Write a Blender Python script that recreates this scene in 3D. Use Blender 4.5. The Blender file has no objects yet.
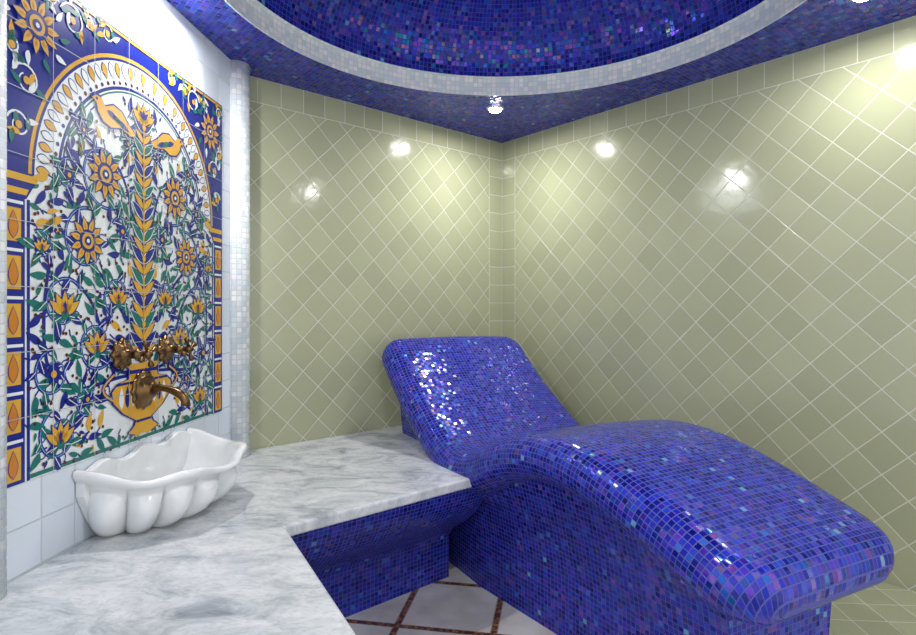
import bpy, math, random
from mathutils import Vector
random.seed(7)
S=0.8
F=575.0
H=1.3; FZ=-0.20; CZ=2.71
u=Vector((0.757,0.653)).normalized(); v=Vector((0.653,-0.757)).normalized()
w=Vector((0.073,0.997)).normalized(); nL=Vector((w.y,-w.x))
B=Vector((-1.266,3.45)); C=B+u*2.164
D=C+v*4.4; E=D-u*4.3; G=B-w*2.9
ROOTS=[]
# ------------------------------------------------------------------ helpers
def add(name, verts, faces, mats, uvs=None, mi=None, smooth=False, parent=None):
    me=bpy.data.meshes.new(name); me.from_pydata([tuple(p) for p in verts],[],faces)
    for m in mats: me.materials.append(m)
    if mi: me.polygons.foreach_set('material_index',mi)
    if uvs is not None:
        ul=me.uv_layers.new(name='UVMap')
        k=0
        for fi,f in enumerate(faces):
            for j in range(len(f)):
                ul.data[k].uv=uvs[fi][j]; k+=1
    if smooth: me.polygons.foreach_set('use_smooth',[True]*len(me.polygons))
    me.validate(); me.update()
    o=bpy.data.objects.new(name,me); bpy.context.collection.objects.link(o)
    if parent: o.parent=parent
    else: ROOTS.append(o)
    return o
def empty(name,loc=(0,0,0)):
    o=bpy.data.objects.new(name,None); o.empty_display_size=.1; o.location=loc
    bpy.context.collection.objects.link(o); ROOTS.append(o); return o
class NT:
    def __init__(s,name):
        s.m=bpy.data.materials.new(name); s.m.use_nodes=True; s.t=s.m.node_tree
        s.b=s.t.nodes['Principled BSDF']
    def n(s,ty,**k):
        x=s.t.nodes.new(ty)
        for a,b in k.items(): setattr(x,a,b)
        return x
    def l(s,a,b): s.t.links.new(a,b)
    def math(s,op,a,b=None,c=None):
        x=s.n('ShaderNodeMath',operation=op)
        for i,q in enumerate((a,b,c)):
            if q is None: continue
            if isinstance(q,(int,float)): x.inputs[i].default_value=q
            else: s.l(q,x.inputs[i])
        return x.outputs[0]
    def vm(s,op,a,b=None,sc=None):
        x=s.n('ShaderNodeVectorMath',operation=op)
        for i,q in enumerate((a,b)):
            if q is None: continue
            if isinstance(q,tuple): x.inputs[i].default_value=q
            else: s.l(q,x.inputs[i])
        if sc is not None:
            if isinstance(sc,(int,float)): x.inputs['Scale'].default_value=sc
            else: s.l(sc,x.inputs['Scale'])
        return x.outputs[0]
    def mixc(s,f,a,b):
        x=s.n('ShaderNodeMix',data_type='RGBA')
        for i,q in ((0,f),(6,a),(7,b)):
            if isinstance(q,(int,float)): x.inputs[i].default_value=q
            elif isinstance(q,tuple): x.inputs[i].default_value=(*q,1)[:4]
            else: s.l(q,x.inputs[i])
        return x.outputs[2]
    def ramp(s,fac,stops,interp='LINEAR'):
        x=s.n('ShaderNodeValToRGB'); r=x.color_ramp; r.interpolation=interp
        while len(r.elements)<len(stops): r.elements.new(.5)
        for e,(p,c) in zip(r.elements,stops): e.position=p; e.color=(*c,1)
        s.l(fac,x.inputs[0]); return x.outputs[0]
    def cellmask(s,vec,g):
        fr=s.vm('FRACTION',vec); sp=s.n('ShaderNodeSeparateXYZ'); s.l(fr,sp.inputs[0])
        ax=s.math('ABSOLUTE',s.math('SUBTRACT',sp.outputs[0],.5)); ay=s.math('ABSOLUTE',s.math('SUBTRACT',sp.outputs[1],.5))
        mx=s.math('MAXIMUM',ax,ay)
        x=s.n('ShaderNodeMapRange'); s.l(mx,x.inputs[0]); x.inputs[1].default_value=.5-g*1.25; x.inputs[2].default_value=.5-g*.75
        return x.outputs[0]
def simple(name,col,rough=.4,metal=0.,coat=0.):
    k=NT(name); nz=k.n('ShaderNodeTexNoise'); nz.inputs['Scale'].default_value=14
    tc=k.n('ShaderNodeTexCoord'); k.l(tc.outputs['Object'],nz.inputs[0])
    c=k.mixc(nz.outputs[0],tuple(x*.88 for x in col),tuple(min(1,x*1.1) for x in col))
    k.l(c,k.b.inputs['Base Color']); k.b.inputs['Roughness'].default_value=rough; k.b.inputs['Metallic'].default_value=metal
    k.b.inputs['Coat Weight'].default_value=coat
    return k.m
def mosaic(name,size,stops,grout,rough=.16,metal=.0,tilt=.10,g=.07,metalvar=None,coat=.0,ior=1.42,film=0,share=.35):
    k=NT(name); uv=k.n('ShaderNodeUVMap'); uv.uv_map='UVMap'
    sc=k.vm('SCALE',uv.outputs[0],sc=1/size)
    fl=k.vm('FLOOR',sc); wn=k.n('ShaderNodeTexWhiteNoise',noise_dimensions='3D'); k.l(fl,wn.inputs[0])
    mask=k.cellmask(sc,g)
    col=k.ramp(wn.outputs['Value'],stops,'CONSTANT')
    c=k.mixc(mask,col,grout); k.l(c,k.b.inputs['Base Color'])
    r=k.math('MULTIPLY_ADD',mask,.5,rough); k.l(r,k.b.inputs['Roughness'])
    if film:
        # only a share of the tesserae carry the iridescent coating
        has=k.math('LESS_THAN',k.math('FRACT',k.math('MULTIPLY',wn.outputs['Value'],53.3)),share)
        th=k.math('MULTIPLY_ADD',k.math('FRACT',k.math('MULTIPLY',wn.outputs['Value'],91.7)),330,film)
        k.l(k.math('MULTIPLY',k.math('MULTIPLY',th,has),k.math('SUBTRACT',1,mask)),k.b.inputs['Thin Film Thickness'])
        k.b.inputs['Thin Film IOR'].default_value=1.65
    if metalvar:
        mv=k.math('GREATER_THAN',k.math('FRACT',k.math('MULTIPLY',wn.outputs['Value'],37.31)),1-metalvar)
        k.l(k.math('MULTIPLY',mv,k.math('SUBTRACT',.5,k.math('MULTIPLY',mask,.5))),k.b.inputs['Metallic'])
    else: k.b.inputs['Metallic'].default_value=metal
    geo=k.n('ShaderNodeNewGeometry')
    off=k.vm('SCALE',k.vm('SUBTRACT',wn.outputs['Color'],(.5,.5,.5)),sc=k.math('MULTIPLY_ADD',mask,-tilt,tilt))
    nn=k.vm('NORMALIZE',k.vm('ADD',geo.outputs['Normal'],off))
    bp=k.n('ShaderNodeBump'); bp.invert=True; bp.inputs['Strength'].default_value=.5; bp.inputs['Distance'].default_value=.002
    k.l(mask,bp.inputs['Height']); k.l(nn,bp.inputs['Normal']); k.l(bp.outputs[0],k.b.inputs['Normal'])
    k.b.inputs['Coat Weight'].default_value=coat; k.b.inputs['Coat Roughness'].default_value=.06; k.b.inputs['IOR'].default_value=ior
    return k.m
blue_st=[(0,(.006,.012,.22)),(.18,(.008,.020,.31)),(.36,(.013,.016,.37)),(.54,(.018,.032,.45)),(.68,(.030,.018,.36)),(.80,(.012,.05,.44)),(.90,(.07,.028,.42)),(.955,(.03,.12,.50)),(.98,(.20,.06,.38)),(.992,(.12,.32,.56))]
M_blue=mosaic('cobalt_mosaic',.0225,blue_st,(.075,.085,.35),tilt=.18,metalvar=.40,film=250,ior=1.40)
M_blue2=mosaic('cobalt_mosaic_ceiling',.027,blue_st,(.05,.065,.32),tilt=.26,metalvar=.5,ior=1.34,film=250,share=.5)
wh_st=[(0,(.74,.82,.86)),(.2,(.86,.89,.89)),(.4,(.68,.76,.82)),(.6,(.92,.92,.91)),(.8,(.72,.80,.80)),(.92,(.93,.90,.95))]
M_whm=mosaic('pearl_mosaic',.03,wh_st,(.62,.65,.65),tilt=.12,rough=.2,ior=1.45,film=200,share=.6)
def tile_mat(name,size,col,grout,diag,g=.03,rough=.12):
    k=NT(name); uv=k.n('ShaderNodeUVMap'); uv.uv_map='UVMap'
    st=k.vm('SCALE',uv.outputs[0],sc=1/size)
    if diag:
        sp=k.n('ShaderNodeSeparateXYZ'); k.l(uv.outputs[0],sp.inputs[0])
        a=1/(size*math.sqrt(2))
        cb=k.n('ShaderNodeCombineXYZ')
        k.l(k.math('MULTIPLY',k.math('ADD',sp.outputs[0],sp.outputs[1]),a),cb.inputs[0])
        k.l(k.math('MULTIPLY',k.math('SUBTRACT',sp.outputs[0],sp.outputs[1]),a),cb.inputs[1])
        bm=k.math('MAXIMUM',k.math('GREATER_THAN',sp.outputs[1],-size),k.math('LESS_THAN',k.math('ABSOLUTE',sp.outputs[0]),size))
        x=k.n('ShaderNodeMix',data_type='VECTOR'); k.l(bm,x.inputs[0]); k.l(cb.outputs[0],x.inputs[4]); k.l(st,x.inputs[5]); vec=x.outputs[1]
        m1=k.cellmask(vec,g)
        d1=k.math('LESS_THAN',k.math('ABSOLUTE',k.math('ADD',sp.outputs[1],size)),size*g*.9)
        d2=k.math('LESS_THAN',k.math('ABSOLUTE',k.math('SUBTRACT',k.math('ABSOLUTE',sp.outputs[0]),size)),size*g*.9)
        mask=k.math('MAXIMUM',m1,k.math('MAXIMUM',d1,d2))
    else:
        vec=st; mask=k.cellmask(vec,g)
    wn=k.n('ShaderNodeTexWhiteNoise',noise_dimensions='3D'); k.l(k.vm('FLOOR',vec),wn.inputs[0])
    c0=k.mixc(wn.outputs['Value'],tuple(q*.93 for q in col),tuple(q*1.06 for q in col))
    k.l(k.mixc(mask,c0,grout),k.b.inputs['Base Color'])
    k.l(k.math('MULTIPLY_ADD',mask,.5,rough),k.b.inputs['Roughness'])
    geo=k.n('ShaderNodeNewGeometry')
    nn=k.vm('NORMALIZE',k.vm('ADD',geo.outputs['Normal'],k.vm('SCALE',k.vm('SUBTRACT',wn.outputs['Color'],(.5,.5,.5)),sc=.016)))
    nz=k.n('ShaderNodeTexNoise'); nz.inputs['Scale'].default_value=7; k.l(uv.outputs[0],nz.inputs[0])
    hh=k.math('SUBTRACT',k.math('MULTIPLY',nz.outputs[0],.6),mask)
    bp=k.n('ShaderNodeBump'); bp.inputs['Strength'].default_value=.5; bp.inputs['Distance'].default_value=.004
    k.l(hh,bp.inputs['Height']); k.l(nn,bp.inputs['Normal']); k.l(bp.outputs[0],k.b.inputs['Normal'])
    return k.m
M_green=tile_mat('sage_tile',.15,(.385,.400,.255),(.60,.61,.50),True,g=.017)
M_wtile=tile_mat('white_tile',.15,(.66,.72,.78),(.52,.57,.60),False,g=.018)
# marble
k=NT('carrara_marble'); tc=k.n('ShaderNodeTexCoord')
n1=k.n('ShaderNodeTexNoise'); n1.inputs['Scale'].default_value=5.0; n1.inputs['Detail'].default_value=10; n1.inputs['Roughness'].default_value=.70; n1.inputs['Distortion'].default_value=.7
mp=k.n('ShaderNodeMapping'); mp.inputs['Rotation'].default_value=(0,0,.7); mp.inputs['Scale'].default_value=(1,1.7,1)
k.l(tc.outputs['Object'],mp.inputs[0]); k.l(mp.outputs[0],n1.inputs[0])
c=k.ramp(n1.outputs[0],[(.30,(.22,.25,.27)),(.42,(.42,.45,.47)),(.52,(.57,.595,.605)),(.62,(.68,.69,.69))])
n2=k.n('ShaderNodeTexNoise'); n2.inputs['Scale'].default_value=45; n2.inputs['Detail'].default_value=4; k.l(mp.outputs[0],n2.inputs[0])
c=k.mixc(k.math('MULTIPLY',k.math('GREATER_THAN',n2.outputs[0],.57),.22),c,(.30,.32,.34))
k.l(c,k.b.inputs['Base Color']); k.b.inputs['Roughness'].default_value=.2
M_marble=k.m
M_sink=simple('white_marble',(.76,.78,.78),.22,coat=.3)
M_brass=simple('antique_brass',(.17,.10,.045),.32,metal=1.)
M_chrome=simple('satin_chrome',(.7,.7,.68),.25,metal=1.)
k=NT('lamp_glass'); k.b.inputs['Emission Color'].default_value=(1,.98,.95,1); k.b.inputs['Emission Strength'].default_value=40
lw=k.n('ShaderNodeTexNoise'); k.l(k.mixc(lw.outputs[0],(.9,.9,.85),(1,1,1)),k.b.inputs['Base Color']); M_lamp=k.m
# floor material
k=NT('floor_tile'); uv=k.n('ShaderNodeUVMap'); uv.uv_map='UVMap'
mp=k.n('ShaderNodeMapping'); mp.inputs['Rotation'].default_value=(0,0,math.radians(10)); mp.inputs['Location'].default_value=(.30,.12,0); k.l(uv.outputs[0],mp.inputs[0])
big=k.vm('SCALE',mp.outputs[0],sc=1/.46); strip=k.cellmask(big,.035)
sm=k.vm('SCALE',mp.outputs[0],sc=1/.0115/1.3); wn=k.n('ShaderNodeTexWhiteNoise'); k.l(k.vm('FLOOR',sm),wn.inputs[0])
br=k.ramp(wn.outputs['Value'],[(0,(.13,.05,.02)),(.4,(.22,.10,.04)),(.7,(.30,.16,.06)),(.9,(.10,.04,.03))],'CONSTANT')
nz=k.n('ShaderNodeTexNoise'); nz.inputs['Scale'].default_value=5; nz.inputs['Detail'].default_value=6; k.l(mp.outputs[0],nz.inputs[0])
cr=k.ramp(nz.outputs[0],[(.3,(.52,.50,.41)),(.7,(.76,.74,.66))])
k.l(k.mixc(strip,cr,br),k.b.inputs['Base Color']); k.b.inputs['Roughness'].default_value=.2
M_floor=k.m
# ------------------------------------------------------------------ room
def wall(name,p,q,mat,u0,outn,th=.08):
    L=(q-p).length; vs=[];fs=[];uv=[]
    a=p;b=q;c=q+outn*th;d=p+outn*th
    for z in (FZ,CZ):
        for pt in (a,b,c,d): vs.append((pt.x,pt.y,z))
    def uvw(i): 
        s=0 if i%4 in(0,3) else L
        return (u0+s, (FZ if i<4 else CZ)-CZ)
    fs=[(0,1,5,4),(2,3,7,6),(1,2,6,5),(3,0,4,7),(4,5,6,7),(3,2,1,0)]
    for f in fs: uv.append([uvw(i) for i in f])
    return add(name,vs,fs,[mat],uv)
wall('wall_back',B,C,M_green,-2.164,Vector((-u.y,u.x)))
wall('wall_right',C,D,M_green,0,Vector((-v.y,v.x)))
wall('wall_left',G,B,M_wtile,0,-nL)
poly=[B,C,D,E,G]
cx=Vector((.26,2.44)); R=1.33
def rayhit(ang):
    d=Vector((math.cos(ang),math.sin(ang))); best=None
    for i in range(5):
        p=poly[i]; q=poly[(i+1)%5]; e=q-p
        den=d.x*e.y-d.y*e.x
        if abs(den)<1e-9: continue
        pc=p-cx; t=(pc.x*e.y-pc.y*e.x)/den; s=(pc.x*d.y-pc.y*d.x)/den
        if t>0 and -1e-6<=s<=1+1e-6 and (best is None or t<best): best=t
    return cx+d*best
angs=[2*math.pi*i/128 for i in range(128)]
for p in poly: angs.append(math.atan2(p.y-cx.y,p.x-cx.x)%(2*math.pi))
angs=sorted(set(angs)); N=len(angs)
vs=[];fs=[];uv=[]
for a in angs:
    o=rayhit(a); vs.append((o.x,o.y,CZ)); vs.append((cx.x+R*math.cos(a),cx.y+R*math.sin(a),CZ))
for i in range(N):
    j=(i+1)%N; f=(2*i,2*i+1,2*j+1,2*j); fs.append(f)
    uv.append([(vs[q][0]*v.x+vs[q][1]*v.y,vs[q][0]*u.x+vs[q][1]*u.y) for q in f])
ceil=empty('ceiling')
add('ceiling_soffit',vs,fs,[M_blue2],uv,parent=ceil)
vs=[];fs=[];uv=[]; RN=128
prof=[(R+.004,CZ-.004),(R-.004,CZ-.004),(R-.004,CZ+.105),(R-.03,CZ+.11)]
for i in range(RN):
    a=2*math.pi*i/RN
    for r,z in prof: vs.append((cx.x+r*math.cos(a),cx.y+r*math.sin(a),z))
P=len(prof); vv=[0,.008,.12,.15]
for i in range(RN):
    for j in range(P-1):
        i2=(i+1)%RN; f=(i*P+j,i*P+j+1,i2*P+j+1,i2*P+j); fs.append(f)
        U=2*math.pi*R/RN; uv.append([(i*U,vv[j]),(i*U,vv[j+1]),((i+1)*U,vv[j+1]),((i+1)*U,vv[j])])
add('trim_1',vs,fs,[M_whm],uv,smooth=False)
vs=[];fs=[];uv=[]; DN=24; HD=.62; arcs=[]
pts=[]
for j in range(DN+1):
    ph=math.pi/2*j/DN; pts.append(((R-.03)*math.cos(ph),CZ+.108+HD*math.sin(ph)))
acc=[0]
for j in range(DN): acc.append(acc[-1]+math.dist(pts[j],pts[j+1]))
for i in range(RN):
    a=2*math.pi*i/RN
    for r,z in pts: vs.append((cx.x+max(r,.002)*math.cos(a),cx.y+max(r,.002)*math.sin(a),z))
P=DN+1
for i in range(RN):
    for j in range(DN):
        i2=(i+1)%RN; fs.append((i*P+j,i*P+j+1,i2*P+j+1,i2*P+j)); U=2*math.pi*R/RN
        uv.append([(i*U,acc[j]),(i*U,acc[j+1]),((i+1)*U,acc[j+1]),((i+1)*U,acc[j])])
add('ceiling_dome',vs,fs,[M_blue2],uv,smooth=True,parent=ceil)
# floor slab
vs=[(p.x,p.y,FZ) for p in poly]+[(p.x,p.y,FZ-.06) for p in poly]
fs=[(4,3,2,1,0),(5,6,7,8,9)]+[(i,(i+1)%5,(i+1)%5+5,i+5) for i in range(5)]
add('floor',vs,fs,[M_floor],[[(vs[q][0],vs[q][1]) for q in f] for f in fs])
# ------------------------------------------------------------------ corner columns
def column(t):
    c0=B-w*t; r=.075; n=32; vs=[];fs=[];uv=[]
    z0=.462; 
    for i in range(n):
        a=2*math.pi*i/n
        for z in (z0,CZ-.001): vs.append((c0.x+r*math.cos(a),c0.y+r*math.sin(a),z))
    for i in range(n):
        j=(i+1)%n; fs.append((2*i,2*j,2*j+1,2*i+1)); U=.48/n
        uv.append([(i*U,z0),((i+1)*U,z0),((i+1)*U,CZ),(i*U,CZ)])
    fs.append([2*i+1 for i in range(n)]); uv.append([(0,0)]*n)
    fs.append([2*i for i in range(n)][::-1]); uv.append([(0,0)]*n)
    o=add('mosaic_column',vs,fs,[M_whm],uv)
    for p in list(o.data.polygons)[:n]: p.use_smooth=True
column(.14); column(1.795)
# ------------------------------------------------------------------ counter
ZC=.46; P0=Vector((-.672,2.235)); e=Vector((.485,-.875)).normalized()
n1=Vector((-u.y,u.x)); n2=Vector((e.y,-e.x))
if n2.x>0: n2=-n2
def corner(o):
    d=(n2-n1)*o; den=u.x*(-e.y)+u.y*e.x
    a=(d.x*(-e.y)+d.y*e.x)/den
    return P0+n1*o+u*a
end=P0+e*1.15
gq=B-w*2.75
outline=[B+nL*.0,B+u*1.3,Vector((.02,3.35)),P0+u*1.02,P0,end,Vector((end.x-.55,end.y-.35)),gq]
cnt=empty('marble_counter')
vs=[(p.x,p.y,ZC-.05) for p in outline]+[(p.x,p.y,ZC) for p in outline]; n=len(outline)
fs=[tuple(range(n,2*n))[::-1],tuple(range(n))]+[(i,(i+1)%n,(i+1)%n+n,i+n) for i in range(n)]
o=add('slab',vs,fs,[M_marble],parent=cnt)
import bmesh
bm=bmesh.new(); bm.from_mesh(o.data); bmesh.ops.recalc_face_normals(bm,faces=bm.faces); bm.to_mesh(o.data); bm.free()
bv=o.modifiers.new('b','BEVEL'); bv.width=.012; bv.segments=4; bv.limit_method='ANGLE'
for p in o.data.polygons: p.use_smooth=False
prof=[(.03,.412),(.035,.37),(.06,.31),(.11,.24),(.18,.175),(.25,.125),(.31,.085),(.345,.04),(.35,-.02),(.35,FZ)]
acc=[0]
for i in range(len(prof)-1): acc.append(acc[-1]+math.dist(prof[i],prof[i+1]))
vs=[];fs=[];uv=[]
for (off,z) in prof:
    a=P0+n1*off+u*1.12; b=corner(off); c=P0+n2*off+e*1.1
    for p in (a,b,c): vs.append((p.x,p.y,z))
for i in range(len(prof)-1):
    for j in range(2):
        f=(3*i+j,3*i+j+1,3*i+3+j+1,3*i+3+j); fs.append(f)
        q=[]
        for x in f:
            p=Vector(vs[x][:2])-P0; q.append((p.dot(u) if j==0 else 5+p.dot(e),-acc[x//3]))
        uv.append(q)
add('mosaic_riser',vs,fs,[M_blue],uv,smooth=True,parent=cnt)
# ------------------------------------------------------------------ lounger
lo=empty('mosaic_lounger')
Hf=Vector((.43,4.42)); ax=Vector((1.155,-2.30)).normalized(); sd=Vector((-.893,-.449)).normalized()
LEN=2.69
kz=[(-.10,1.10),(0,1.115),(.12,1.075),(.40,.86),(.684,.68),(.86,.585),(1.02,.54),(1.16,.565),(1.31,.64),(1.47,.705),(1.63,.735),(1.82,.737),(2.0,.71),(2.23,.645),(2.46,.565),(2.60,.51),(2.69,.47),(2.9,.38)]
def zt(s):
    for i in range(1,len(kz)-2):
        if s<=kz[i+1][0] or i==len(kz)-3:
            (x0,y0),(x1,y1),(x2,y2),(x3,y3)=kz[i-1],kz[i],kz[i+1],kz[i+2]
            h=x2-x1; tt=(s-x1)/h; m1=(y2-y0)/(x2-x0)*h; m2=(y3-y1)/(x3-x1)*h
            return (2*tt**3-3*tt**2+1)*y1+(tt**3-2*tt**2+tt)*m1+(-2*tt**3+3*tt**2)*y2+(tt**3-tt**2)*m2
kw=[(0,1.10),(.6,1.08),(1.02,1.06),(1.63,.96),(2.76,.86)]
def Wd(s):
    for i in range(len(kw)-1):
        if s<=kw[i+1][0]: 
            t=(s-kw[i][0])/(kw[i+1][0]-kw[i][0]); return kw[i][1]*(1-t)+kw[i+1][1]*t
    return kw[-1][1]
BB=.10; RC=.17
ss=[]; 
for i in range(9): ss.append(BB*1.0*(1-math.cos(math.pi/2*i/8))+.0006)
s_=ss[-1]
x=s_+.03
while x<LEN-BB-.02: ss.append(x); x+=.03
for i in range(9): ss.append(LEN-BB*(math.sin(0)+ (1-math.sin(math.pi/2*i/8))) -.0006)
ss=sorted(ss)
def rnd(s,r):
    q=min(s,LEN-s)
    if q>=r: return 1.0
    return math.sqrt(max(0,1-(1-q/r)**2))
vs=[];rings=[];uvr=[];ac=0;prev=None
NA=10;NTp=26
for s in ss:
    W=Wd(s); a=W/2; b=max(BB*rnd(s,BB),.004)
    q=min(s,LEN-s); a2=a-(RC-RC*rnd(s,RC)) ; a2=max(a2,.1)
    z=zt(s); dz=(zt(min(s+.01,LEN))-zt(max(s-.01,0)))/(min(s+.01,LEN)-max(s-.01,0))
    T=Vector((1,dz)).normalized(); Nn=Vector((-T.y,T.x))
    ctr=Hf+ax*s+sd*(Wd(s)/2)
    mid_s=-Nn.x*BB; mid_z=z-Nn.y*BB
    if prev is not None: ac+=math.dist(prev,(s,z))
    prev=(s,z)
    loop=[];L=[]
    fl=a2-b
    for i in range(NTp+1): loop.append((-fl+2*fl*i/NTp, b)); L.append(-fl+2*fl*i/NTp)
    for i in range(1,NA): th=math.pi/2-math.pi*i/NA; loop.append((fl+b*math.cos(th),b*math.sin(th))); L.append(fl+b*math.pi*i/NA)
    for i in range(NTp+1): loop.append((fl-2*fl*i/NTp,-b)); L.append(fl+b*math.pi+2*fl*i/NTp)
    for i in range(1,NA): th=-math.pi/2-math.pi*i/NA; loop.append((-fl+b*math.cos(th),b*math.sin(th))); L.append(-fl-b*math.pi*(1-i/NA))
    ring=[]
    for (xx,yy) in loop:
        crown=0
        if yy>0: crown=.018*(1-(xx/a)**2)*rnd(s,BB)
        yy2=yy+crown
        p=ctr+sd*xx+ax*(mid_s+Nn.x*yy2)
        ring.append(len(vs)); vs.append((p.x,p.y,mid_z+Nn.y*yy2))
    rings.append(ring); uvr.append((ac,L))
fs=[];uv=[]
K=len(rings[0])
for i in range(len(rings)-1):
    for j in range(K):
        j2=(j+1)%K
        fs.append((rings[i][j],rings[i][j2],rings[i+1][j2],rings[i+1][j]))
        v0,v1=uvr[i][1][j],uvr[i][1][j2]; v2,v3=uvr[i+1][1][j2],uvr[i+1][1][j]
        if j==2*NTp+1+NA-1:
            v1=v0+.02; v2=v3+.02
        uv.append([(uvr[i][0],v0),(uvr[i][0],v1),(uvr[i+1][0],v2),(uvr[i+1][0],v3)])
fs.append(tuple(rings[0])[::-1]); uv.append([(0,0)]*K)
fs.append(tuple(rings[-1])); uv.append([(0,0)]*K)
add('body',vs,fs,[M_blue],uv,smooth=True,parent=lo)
# base
BE=2.46
vs=[];fs=[];uv=[];st=[.07+i*(BE-.07)/60 for i in range(61)]
for s in st:
    W=Wd(s)-.03; z=zt(s)-.12
    f0=Hf+ax*s
    secs=[(W-.17,FZ),(W-.165,.10),(W-.14,.28),(W-.09,max(z-.09,.3)),(W-.08,z),(.08,z),(.09,max(z-.09,.3)),(.14,.28),(.165,.1),(.17,FZ)]
    for (d,zz) in secs:
        p=f0+sd*d; vs.append((p.x,p.y,min(zz,z)))
K=10
for i in range(60):
    for j in range(K):
        j2=(j+1)%K; f=(i*K+j,i*K+j2,(i+1)*K+j2,(i+1)*K+j); fs.append(f)
        uv.append([((st[x//K]), vs[x][2]) for x in f])
for f in (tuple(range(K))[::-1],tuple(range(60*K,61*K))):
    fs.append(f); uv.append([((Vector(vs[x][:2])-Hf).dot(sd),vs[x][2]) for x in f])
add('base',vs,fs,[M_blue],uv,parent=lo)
# low tiled ledge filling the gap between the lounger and the right wall
ZT=-.05
lp=[C,C+v*3.3,Hf+ax*2.44+sd*.165,Hf+ax*.12+sd*.165,C-u*.25]
vs=[(p.x,p.y,FZ) for p in lp]+[(p.x,p.y,ZT) for p in lp]
fs=[(9,8,7,6,5)]+[(i,(i+1)%5,(i+1)%5+5,i+5) for i in range(5)]
def lu(x):
    p=Vector(x[:2])-C; return (p.dot(v)+.2,-(CZ-ZT)+p.dot(u)+(x[2]-ZT))
add('trim_2',vs,fs,[M_green],[[lu(vs[x]) for x in f] for f in fs])
# ------------------------------------------------------------------ mural
TC=1.02; ZB=.753; HW=.695; HH=1.657
navy,yel,grn,wht,org,red,lbl=range(7)
def glaze(name,c): 
    return simple(name,c,.30)
MM=[glaze('glaze_cobalt',(.007,.016,.21)),glaze('glaze_yellow',(.66,.36,.035)),glaze('glaze_green',(.008,.15,.125)),glaze('glaze_white',(.74,.78,.77)),glaze('glaze_orange',(.56,.20,.02)),glaze('glaze_brown',(.09,.012,.008)),glaze('glaze_lightblue',(.16,.32,.58)),simple('tile_joint',(.42,.45,.46),.7)]
mv=[];mf=[];mm=[]
def m3(a,b,lay):
    p=B-w*(TC-a)+nL*(.006+lay*.0005); return (p.x,p.y,ZB+b)
def inb(a,b): return max(-HW,min(HW,a)),max(0,min(HH,b))
def poly2(pts,mat,lay):
    s=len(mv)
    for a,b in pts: a,b=inb(a,b); mv.append(m3(a,b,lay))
    mf.append(tuple(range(s,s+len(pts)))); mm.append(mat)
def stroke(pts,wd,mat,lay,taper=0,wd2=None):
    n=len(pts); s=len(mv)
    for i,(a,b) in enumerate(pts):
        p=pts[max(i-1,0)];q=pts[min(i+1,n-1)]
        d=Vector((q[0]-p[0],q[1]-p[1])); 
        if d.length<1e-9: d=Vector((1,0))
        d.normalize(); f=i/(n-1)
        ww=wd/2*(1-taper*f)
        for sg in (1,-1):
            x,y=inb(a-d.y*ww*sg,b+d.x*ww*sg); mv.append(m3(x,y,lay))
    for i in range(n-1): mf.append((s+2*i,s+2*i+1,s+2*i+3,s+2*i+2)); mm.append(mat)
def petalpts(a,b,ang,L,W,n=8,tip=1.0,bend=0):
    pts=[];lo_=[]
    for i in range(n+1):
        t=i/n; ww=W/2*math.sin(math.pi*t**.8)**tip if 0<t<1 else 0
        y0=bend*L*t*t
        pts.append((t*L,y0+ww)); lo_.append((t*L,y0-ww))
    full=pts+lo_[-2:0:-1]
    c,s=math.cos(ang),math.sin(ang)
    return [(a+x*c-y*s,b+x*s+y*c) for x,y in full]
def petal(a,b,ang,L,W,mat,lay,out=None,ol=.006,bend=0):
    if out is not None:
        c,s=math.cos(ang),math.sin(ang)
        poly2(petalpts(a-ol*c,b-ol*s,ang,L+2*ol,W+2*ol,bend=bend),out,lay); lay+=1
    poly2(petalpts(a,b,ang,L,W,bend=bend),mat,lay)
def disc(a,b,r,mat,lay,n=20): poly2([(a+r*math.cos(2*math.pi*i/n),b+r*math.sin(2*math.pi*i/n)) for i in range(n)],mat,lay)
def rosette(a,b,r,lay=8,n=11):
    disc(a,b,r*.80,navy,lay,24)
    for i in range(n):
        an=2*math.pi*i/n+.1
        petal(a+r*.34*math.cos(an),b+r*.34*math.sin(an),an,r*.66,r*.27,yel,lay+1,out=navy,ol=.005)
        petal(a+r*.5*math.cos(an),b+r*.5*math.sin(an),an,r*.25,r*.08,org,lay+3)
    disc(a,b,r*.48,navy,lay+3); disc(a,b,r*.34,yel,lay+4)
    disc(a,b,r*.20,navy,lay+5); disc(a,b,r*.09,wht,lay+6,8)
occ=[]
def free(a,b,r):
    return all((a-x)**2+(b-y)**2>(r+q)**2 for x,y,q in occ)
def leaf(a,b,ang,L,mat,sg=1):
    petal(a,b,ang,L,L*.48,mat,6,bend=.35*sg); stroke([(a,b),(a+L*.7*math.cos(ang+.12*sg),b+L*.7*math.sin(ang+.12*sg))],.0028,wht if mat!=yel else navy,7)
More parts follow.
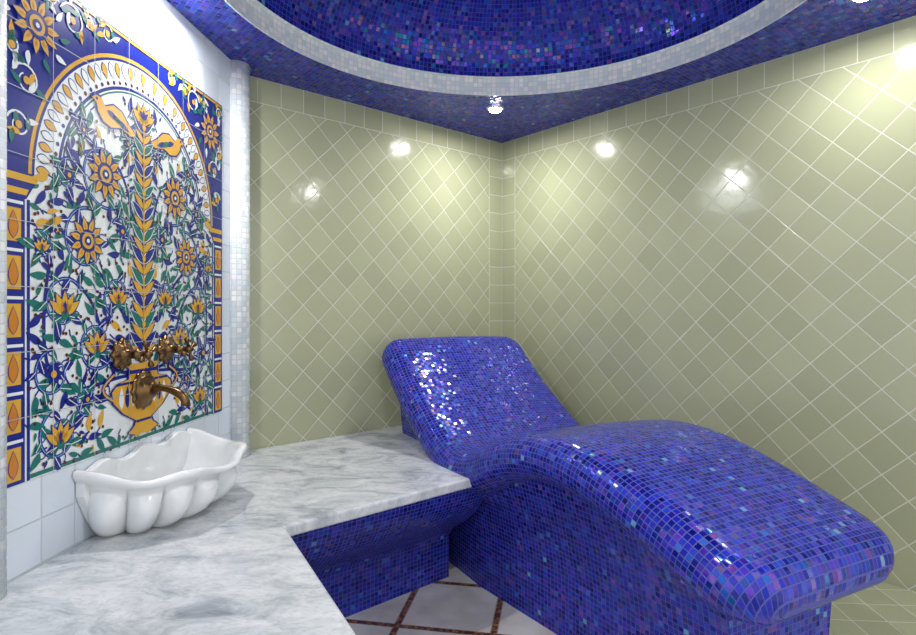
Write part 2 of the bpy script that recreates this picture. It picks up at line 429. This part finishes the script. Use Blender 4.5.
def scroll(cx_,cy,r,a0,turns,sg,flower,m=1,r0=.35):
    pts=[];n=40
    for i in range(n+1):
        f=i/n; an=a0+sg*turns*2*math.pi*f; rr=r*(1-(1-r0)*f)
        pts.append((m*(cx_+rr*math.cos(an)),cy+rr*math.sin(an)))
    stroke(pts,.015,navy,4,taper=.5); stroke(pts,.004,lbl,5)
    cols=[grn,navy,grn,grn,navy,grn,navy]
    for kk,i in enumerate(range(1,n-6,3)):
        p=pts[i];q=pts[i+1]; d=math.atan2(q[1]-p[1],q[0]-p[0])
        side=1 if kk%2 else -1
        leaf(p[0],p[1],d+side*.8,.064+.014*math.sin(kk*2.3),cols[(kk*5+int(cx_*31))%7],side)
        td=d-side*.9
        stroke([(p[0]+.030*t/5*math.cos(td-side*t*.22),p[1]+.030*t/5*math.sin(td-side*t*.22)) for t in range(6)],.0045,navy,5)
        x=p[0]+.034*math.cos(td-side*1.0); y=p[1]+.034*math.sin(td-side*1.0); disc(x,y,.0065,red,6,10)
    if flower==1: rosette(m*cx_,cy,r*.70)
    elif flower==2:
        x,y=m*cx_,cy
        for an in (-.95,.95,-.5,.5,0): petal(x,y-r*.35,math.pi/2+an,r*.85,r*.30,yel,8,out=navy,ol=.006)
        for an in (-.5,.5): petal(x,y-r*.30,math.pi/2+an,r*.4,r*.12,org,10)
        petal(x,y-r*.35,math.pi/2,r*.5,r*.2,navy,10); disc(x,y-r*.35,r*.18,grn,10)
        for an in (-1.9,1.9): leaf(x,y-r*.35,math.pi/2+an,r*.7,grn)
    else:
        for i in range(6): petal(m*cx_,cy,i*math.pi/3,r*.5,r*.26,navy,8)
        disc(m*cx_,cy,r*.15,yel,10)
    occ.append((m*cx_,cy,r*.95))
poly2([(-HW,0),(HW,0),(HW,HH),(-HW,HH)],wht,0)
AB=.985
poly2([(-HW,AB),(HW,AB),(HW,HH),(-HW,HH)],navy,1)
def half(r,mat,lay,b0=AB):
    n=48; poly2([(r*math.cos(math.pi*i/n),b0+r*math.sin(math.pi*i/n)) for i in range(n+1)],mat,lay)
half(.592,yel,2); half(.578,navy,2.6); half(.568,wht,3); 
for i in range(41):
    an=math.pi*(i+.5)/41
    petal(.560*math.cos(an),AB+.560*math.sin(an),an+math.pi,.055,.026,wht if i%2 else yel,4,out=navy,ol=.004)
    disc(.487*math.cos(an),AB+.487*math.sin(an),.008,navy if i%2 else red,4,10)
def arc(r,wd,mat,lay,a0=0,a1=math.pi):
    stroke([(r*math.cos(a0+(a1-a0)*i/60),AB+r*math.sin(a0+(a1-a0)*i/60)) for i in range(61)],wd,mat,lay)
arc(.468,.012,navy,4); arc(.453,.006,grn,4)
for m in (1,-1):
    poly2([(m*.605,0),(m*.695,0),(m*.695,.90),(m*.605,.90)],navy,2)
    for i in range(6):
        b0=.012+i*.15
        poly2([(m*.620,b0),(m*.680,b0),(m*.680,b0+.105),(m*.620,b0+.105)],yel,3)
        petal(m*.65,b0+.010,math.pi/2,.085,.034,org,4,out=navy,ol=.003)
        poly2([(m*.612,b0+.118),(m*.688,b0+.118),(m*.688,b0+.128),(m*.612,b0+.128)],wht,3)
    poly2([(m*.60,.90),(m*.695,.90),(m*.695,.985),(m*.545,.985)],navy,3)
    poly2([(m*.60,.912),(m*.69,.912),(m*.69,.932),(m*.59,.932)],yel,4)
    poly2([(m*.56,.955),(m*.69,.955),(m*.69,.978),(m*.55,.978)],yel,4)
    poly2([(m*.585,0),(m*.597,0),(m*.597,.90),(m*.585,.90)],navy,2)
    rosette(m*.56,1.475,.095,lay=6)
    for i,(sx,sy,sr) in enumerate([(.40,1.57,.06),(.60,1.28,.055),(.22,1.61,.04),(.63,1.13,.045),(.50,1.60,.03),(.655,1.60,.03),(.655,1.37,.03),(.32,1.60,.03)]):
        pts=[(m*(sx+sr*(1-.6*t/20)*math.cos(.3+t*.35)),sy+sr*(1-.6*t/20)*math.sin(.3+t*.35)) for t in range(21)]
        stroke(pts,.008,wht,4,taper=.4)
        for t in range(0,18,3):
            p=pts[t]; petal(p[0],p[1],t*.5+i,.050,.022,[grn,wht,grn,yel][(t//3+i)%4],5,bend=.3)
        disc(m*sx,sy,.013,yel,6,12)
    for t in range(10):
        an=2*math.pi*t/10; petal(m*.56+.10*math.cos(an),1.475+.10*math.sin(an),an,.05,.022,wht if t%2 else grn,5,bend=.3)
poly2([(-HW,HH-.018),(HW,HH-.018),(HW,HH-.008),(-HW,HH-.008)],yel,5); stroke([(-.585,.012),(.585,.012)],.014,grn,5)
# tree of life
stroke([(0,.25),(0,1.34)],.020,navy,9); stroke([(0,.25),(0,1.34)],.008,yel,13)
i=0; b=.33
while b<1.30:
    f=(b-.3)/1.0; L=.095*(1.1-.40*f)+.014*(i%2)
    for m in (1,-1):
        mt=[yel,navy,yel,grn][i%4]
        petal(m*.006,b,math.pi/2-m*.55,L,L*.34,mt,10,out=navy if mt==yel else wht,ol=.005,bend=-.25*m)
        petal(m*.02,b+.006,math.pi/2-m*1.15,L*.62,L*.24,grn if i%2 else navy,9,bend=.3*m)
    if i%3==0: disc(0,b+.02,.012,yel,14,10)
    b+=.046; i+=1
for an in (-1,1,-.5,.5,0): petal(0,1.33,math.pi/2+an,.09,.035,yel,10,out=navy,ol=.005)
for an in (-.7,0,.7): petal(0,1.35,math.pi/2+an,.045,.018,navy,12)
occ+= [(0,.3+.06*i,.06) for i in range(19)]
for m in (1,-1):
    scroll(.235,1.065,.135,-2.2,1.25,1,1,m)
    scroll(.33,.80,.125,2.0,1.25,-1,1,m)
    scroll(.16,.60,.085,-1.2,1.1,1,2,m)
    scroll(.44,.565,.10,2.6,1.2,-1,2,m)
    scroll(.28,.42,.10,-2.4,1.2,1,2,m)
    scroll(.49,.33,.085,1.5,1.2,-1,0,m)
    scroll(.46,.12,.095,1.2,1.2,-1,2,m)
    scroll(.33,.22,.06,-2,1.1,1,0,m)
    scroll(.42,1.02,.06,2,1.1,-1,0,m)
    scroll(.135,.86,.06,.4,1.1,1,0,m)
    scroll(.54,.76,.05,1,1.1,1,2,m)
    scroll(.10,1.22,.045,0,1,1,0,m)
    scroll(.35,1.20,.045,2,1,-1,0,m)
    def bez(p,n=30):
        r=[]
        for i in range(n+1):
            t=i/n;q=[tuple(x) for x in p]
            while len(q)>1: q=[(a[0]*(1-t)+b_[0]*t,a[1]*(1-t)+b_[1]*t) for a,b_ in zip(q,q[1:])]
            r.append((m*q[0][0],q[0][1]))
        return r
    for p in ([(.02,.30),(.35,.25),(.15,.55),(.42,.66)],[(.02,.5),(.25,.5),(.1,.75),(.42,.68),(.5,.9)],[(.04,.28),(.4,.3),(.55,.1),(.56,.5),(.5,.72)],[(.02,.8),(.1,.9),(.05,1.1),(.2,1.22),(.38,1.1)]):
        stroke(bez(p),.014,navy,3.6)
    body=[(.10,1.30),(.14,1.335),(.19,1.345),(.235,1.325),(.255,1.35),(.285,1.352),(.31,1.335),(.285,1.325),(.275,1.295),(.245,1.265),(.20,1.255),(.15,1.27),(.08,1.255),(.05,1.27)]
    bc=(.19,1.30)
    poly2([(m*(bc[0]+(x-bc[0])*1.10),bc[1]+(y-bc[1])*1.16) for x,y in body],navy,8)
    poly2([(m*x,y) for x,y in body],yel,9)
    for q in range(3): petal(m*(.225-.03*q),1.315-.01*q,math.pi+.35 if m>0 else -.35,.075,.024,grn if q%2 else navy,10)
    disc(m*.282,1.34,.006,navy,10,8)
    stroke([(m*.19,1.255),(m*.185,1.225)],.006,navy,9); stroke([(m*.21,1.255),(m*.215,1.225)],.006,navy,9)
    occ.append((m*.19,1.3,.10))
# vase
vz=[(.05,.03),(.10,.045),(.06,.07),(.05,.09),(.13,.13),(.19,.18),(.20,.225),(.16,.255),(.10,.265),(.085,.30),(.12,.325)]
def sym(pr): return [(x,y) for x,y in pr]+[(-x,y) for x,y in pr[::-1]]
poly2(sym([(x+.012,y) for x,y in vz]),navy,11); poly2(sym(vz),yel,12)
for i in range(-4,5): petal(i*.036,.150,math.pi/2,.09,.030,navy if i%2 else wht,13)
poly2([(-.18,.245),(.18,.245),(.165,.255),(-.165,.255)],navy,13); poly2([(-.05,.08),(.05,.08),(.05,.09),(-.05,.09)],navy,13)
poly2([(-.09,.285),(.09,.285),(.10,.300),(-.10,.300)],navy,13)
for m in (1,-1):
    stroke([(m*(.19+.06*math.sin(t*.4)),.19+.013*t) for t in range(9)],.018,navy,12); stroke([(m*(.19+.06*math.sin(t*.4)),.19+.013*t) for t in range(9)],.009,yel,13)
occ+= [(x*.06,.17,.12) for x in range(-2,3)]
cnt_=0
for rad,sz in ((.025,.070),(.017,.048),(.012,.030)):
  for _ in range(6000):
    a=random.uniform(0.02,.57); b=random.uniform(.03,1.43)
    if b>AB and (a*a+(b-AB)**2)>.43**2: continue
    if free(a,b,rad) :
        an=random.uniform(0,6.28)
        mt=[grn,navy,grn,yel,grn,navy,grn,navy][cnt_%8]
        for m in (1,-1):
            an2=an if m>0 else math.pi-an
            petal(m*a-sz*.4*math.cos(an2),b-sz*.4*math.sin(an2),an2,sz,sz*.42,mt,6,bend=.35*m)
            if sz>.04:
                disc(m*a+sz*.42*math.cos(an2+1.4),b+sz*.42*math.sin(an2+1.4),.0065,red,6,8)
                stroke([(m*a-sz*.4*math.cos(an2),b-sz*.4*math.sin(an2)),(m*a-sz*.8*math.cos(an2+.5*m),b-sz*.8*math.sin(an2+.5*m))],.006,navy,4)
            occ.append((m*a,b,rad))
        cnt_+=1
for i in range(1,7): poly2([(-HW+i*2*HW/7-.0012,0),(-HW+i*2*HW/7+.0012,0),(-HW+i*2*HW/7+.0012,HH),(-HW+i*2*HW/7-.0012,HH)],7,17)
for i in range(1,8): poly2([(-HW,i*HH/8-.0012),(HW,i*HH/8-.0012),(HW,i*HH/8+.0012),(-HW,i*HH/8+.0012)],7,17)
s=len(mv)
for off in (0.0005,.006):
    for a,b in ((-HW,0),(HW,0),(HW,HH),(-HW,HH)):
        p=B-w*(TC-a)+nL*off; mv.append((p.x,p.y,ZB+b))
for i in range(4): mf.append((s+i,s+(i+1)%4,s+4+(i+1)%4,s+4+i)); mm.append(wht)
add('tile_mural',mv,mf,MM,mi=mm)
# ------------------------------------------------------------------ wash basin
SB=1.03
def s3(p,q,z): 
    x=B-w*(SB-p)+nL*(q+.004); return (x.x,x.y,z)
A_,D_=.37,.40
sp=[(.74,.58,.0,.8),(.83,.68,.010,1),(.91,.79,.04,1.15),(.965,.88,.085,1.15),(.97,.91,.130,1),(.945,.905,.162,.7),(.92,.885,.185,.15),(.95,.93,.200,0),(1.01,1.0,.218,0),(1.03,1.02,.236,0),(1.015,1.0,.250,0),(.97,.955,.252,0),(.94,.92,.242,0),(.90,.86,.20,0),(.84,.79,.14,0),(.70,.66,.08,0),(.42,.40,.05,0),(.1,.12,.045,0)]
NTt=360; vs=[];fs=[]
for (fp,fq,z,g) in sp:
    for i in range(NTt+1):
        th=math.pi*i/NTt
        rip=1+g*.17*(abs(math.sin(th*8))**.65-.72)
        k2=max(0,(z-.12)/.13)
        wav=(0.014*math.cos(th*6)-.035*math.sin(th))*k2 if fp>.8 else 0
        rw=1+.022*math.cos(th*12)*max(0,(z-.18)/.08) if fp>.9 else 1
        ex=.85
        c=math.copysign(abs(math.cos(th))**ex,math.cos(th)); sn=math.sin(th)**ex
        vs.append(s3(A_*fp*c*rip*rw,max(.0,D_*fq*sn*rip*rw),ZC+.002+z+wav))
K=NTt+1
for j in range(len(sp)-1):
    for i in range(NTt): fs.append((j*K+i,j*K+i+1,(j+1)*K+i+1,(j+1)*K+i))
fs.append(tuple(range(K))); fs.append(tuple(range((len(sp)-1)*K,len(sp)*K))[::-1])
sink=empty('wash_basin')
add('bowl',vs,fs,[M_sink],smooth=True,parent=sink)
vs=[];fs=[];n=48
for i in range(n+1):
    x=-1+2*i/n; p=x*A_*1.0; top=.262+.014*math.cos(math.pi*x*3)
    zb=0 if abs(x)<.7 else .17*((abs(x)-.7)/.3)**1.5
    for (q,z) in ((0,zb),(.03,zb),(.03,top-.006),(.024,top),(.006,top),(0,top-.006)): vs.append(s3(p,q,ZC+.002+z))
for i in range(n):
    for j in range(6):
        j2=(j+1)%6; fs.append((i*6+j,i*6+j2,(i+1)*6+j2,(i+1)*6+j))
fs.append(tuple(range(6))[::-1]); fs.append(tuple(range(n*6,n*6+6)))
add('back_rim',vs,fs,[M_sink],smooth=False,parent=sink)
# ------------------------------------------------------------------ taps
tap=empty('wall_mounted_tap')
def w3(t,q,z): x=B-w*t+nL*q; return Vector((x.x,x.y,z))
N3=Vector((nL.x,nL.y,0)); A3=Vector((w.x,w.y,0)); Z3=Vector((0,0,1))
def lathe(name,t,z,prof,lob=0,amp=0,q0=.015):
    vs=[];fs=[];n=48;o=w3(t,q0,z)
    for (r,q,l) in prof:
        for i in range(n):
            a=2*math.pi*i/n; rr=r*(1+l*amp*math.cos(lob*a))
            vs.append(o+N3*q+A3*rr*math.cos(a)+Z3*rr*math.sin(a))
    for j in range(len(prof)-1):
        for i in range(n): fs.append((j*n+i,j*n+(i+1)%n,(j+1)*n+(i+1)%n,(j+1)*n+i))
    fs.append(tuple(range(n))[::-1]); fs.append(tuple(range((len(prof)-1)*n,len(prof)*n)))
    return add(name,vs,fs,[M_brass],smooth=True,parent=tap)
def tube(name,pts,rad,n=16):
    vs=[];fs=[]
    for i,p in enumerate(pts):
        d=(pts[min(i+1,len(pts)-1)]-pts[max(i-1,0)]).normalized()
        x=d.cross(A3); 
        if x.length<.01: x=d.cross(Z3)
        x.normalize(); y=d.cross(x)
        for kq in range(n):
            a=2*math.pi*kq/n; vs.append(p+(x*math.cos(a)+y*math.sin(a))*rad[i])
    for i in range(len(pts)-1):
        for kq in range(n): fs.append((i*n+kq,i*n+(kq+1)%n,(i+1)*n+(kq+1)%n,(i+1)*n+kq))
    fs.append(tuple(range(n))[::-1]); fs.append(tuple(range((len(pts)-1)*n,len(pts)*n)))
    return add(name,vs,fs,[M_brass],smooth=True,parent=tap)
lathe('spout_rosette',1.03,.965,[(.075,-.004,1),(.08,.004,1),(.07,.012,1),(.058,.012,0),(.055,.022,0),(.04,.03,0),(.034,.045,0),(.02,.05,0)],12,.07)
pts=[w3(1.03,.03+.018*i,.965+.012*math.sin(i*.35)-.0012*i*i*.25) for i in range(9)]+[w3(1.03,.190,.938),w3(1.03,.199,.920),w3(1.03,.202,.90)]
tube('spout',pts,[.020,.018,.015,.018,.014,.014,.015,.017,.018,.018,.017,.020])
for i,t in enumerate((1.17,.87)):
    lathe('valve_flange_%d'%(i+1),t,1.125,[(.055,-.004,1),(.062,.004,1),(.05,.014,1),(.036,.02,0),(.020,.03,0),(.017,.06,0),(.022,.065,0),(.022,.075,0),(.014,.08,0),(.012,.10,0),(.018,.105,0),(.018,.118,0),(.008,.128,0)],8,.12)
    for kk in range(4):
        a=math.pi/2*kk+.4; c0=w3(t,.127,1.125); d=A3*math.cos(a)+Z3*math.sin(a)
        tube('valve_handle_%d_%d'%(i+1,kk+1),[c0+d*.01,c0+d*.03,c0+d*.042,c0+d*.052,c0+d*.058],[.006,.006,.011,.012,.005],10)
# ------------------------------------------------------------------ downlights
LIGHTS=[(.26,4.01,1),(-1.20,2.52,1),(1.80,2.55,.65),(.26,.92,1.4)]
for (x,y,pw) in LIGHTS:
    r=empty('recessed_downlight',(x,y,CZ))
    n=32;vs=[];fs=[]
    pr=[(.062,-.001),(.062,-.008),(.050,-.014),(.045,-.012),(.043,-.004)]
    for i in range(n):
        a=2*math.pi*i/n
        for rr,z in pr: vs.append((rr*math.cos(a),rr*math.sin(a),z))
    for i in range(n):
        for j in range(4): i2=(i+1)%n; fs.append((i*5+j,i*5+j+1,i2*5+j+1,i2*5+j))
    add('bezel',vs,fs,[M_chrome],smooth=True,parent=r)
    vs=[];fs=[]
    for j,(rr,z) in enumerate([(.044,-.008),(.040,-.020),(.030,-.028),(.015,-.033),(.001,-.034)]):
        for i in range(n): vs.append((rr*math.cos(2*math.pi*i/n),rr*math.sin(2*math.pi*i/n),z))
    for j in range(4):
        for i in range(n): i2=(i+1)%n; fs.append((j*n+i,j*n+i2,(j+1)*n+i2,(j+1)*n+i))
    add('lens',vs,fs,[M_lamp],smooth=True,parent=r)
    ld=bpy.data.lights.new('lamp','AREA'); ld.shape='DISK'; ld.size=.07; ld.energy=11.5*pw; ld.color=(1,.99,.975)
    lo_=bpy.data.objects.new('lamp',ld); bpy.context.collection.objects.link(lo_); lo_.parent=r; lo_.location=(0,0,-.038)
for o in ROOTS:
    o.location=o.location*S; o.scale=(S,S,S)
wd=bpy.data.worlds.new('World'); bpy.context.scene.world=wd; wd.use_nodes=True
wd.node_tree.nodes['Background'].inputs[0].default_value=(.98,.99,1,1); wd.node_tree.nodes['Background'].inputs[1].default_value=1.4
cam=bpy.data.cameras.new('camera'); co=bpy.data.objects.new('camera',cam); bpy.context.collection.objects.link(co)
co.location=(0,0,H*S); co.rotation_euler=(math.pi/2,0,0)
cam.sensor_width=36; cam.lens=F/916*36; cam.shift_y=-7.5/916; cam.clip_start=.02
bpy.context.scene.camera=co
bpy.context.scene.view_settings.view_transform='Standard'
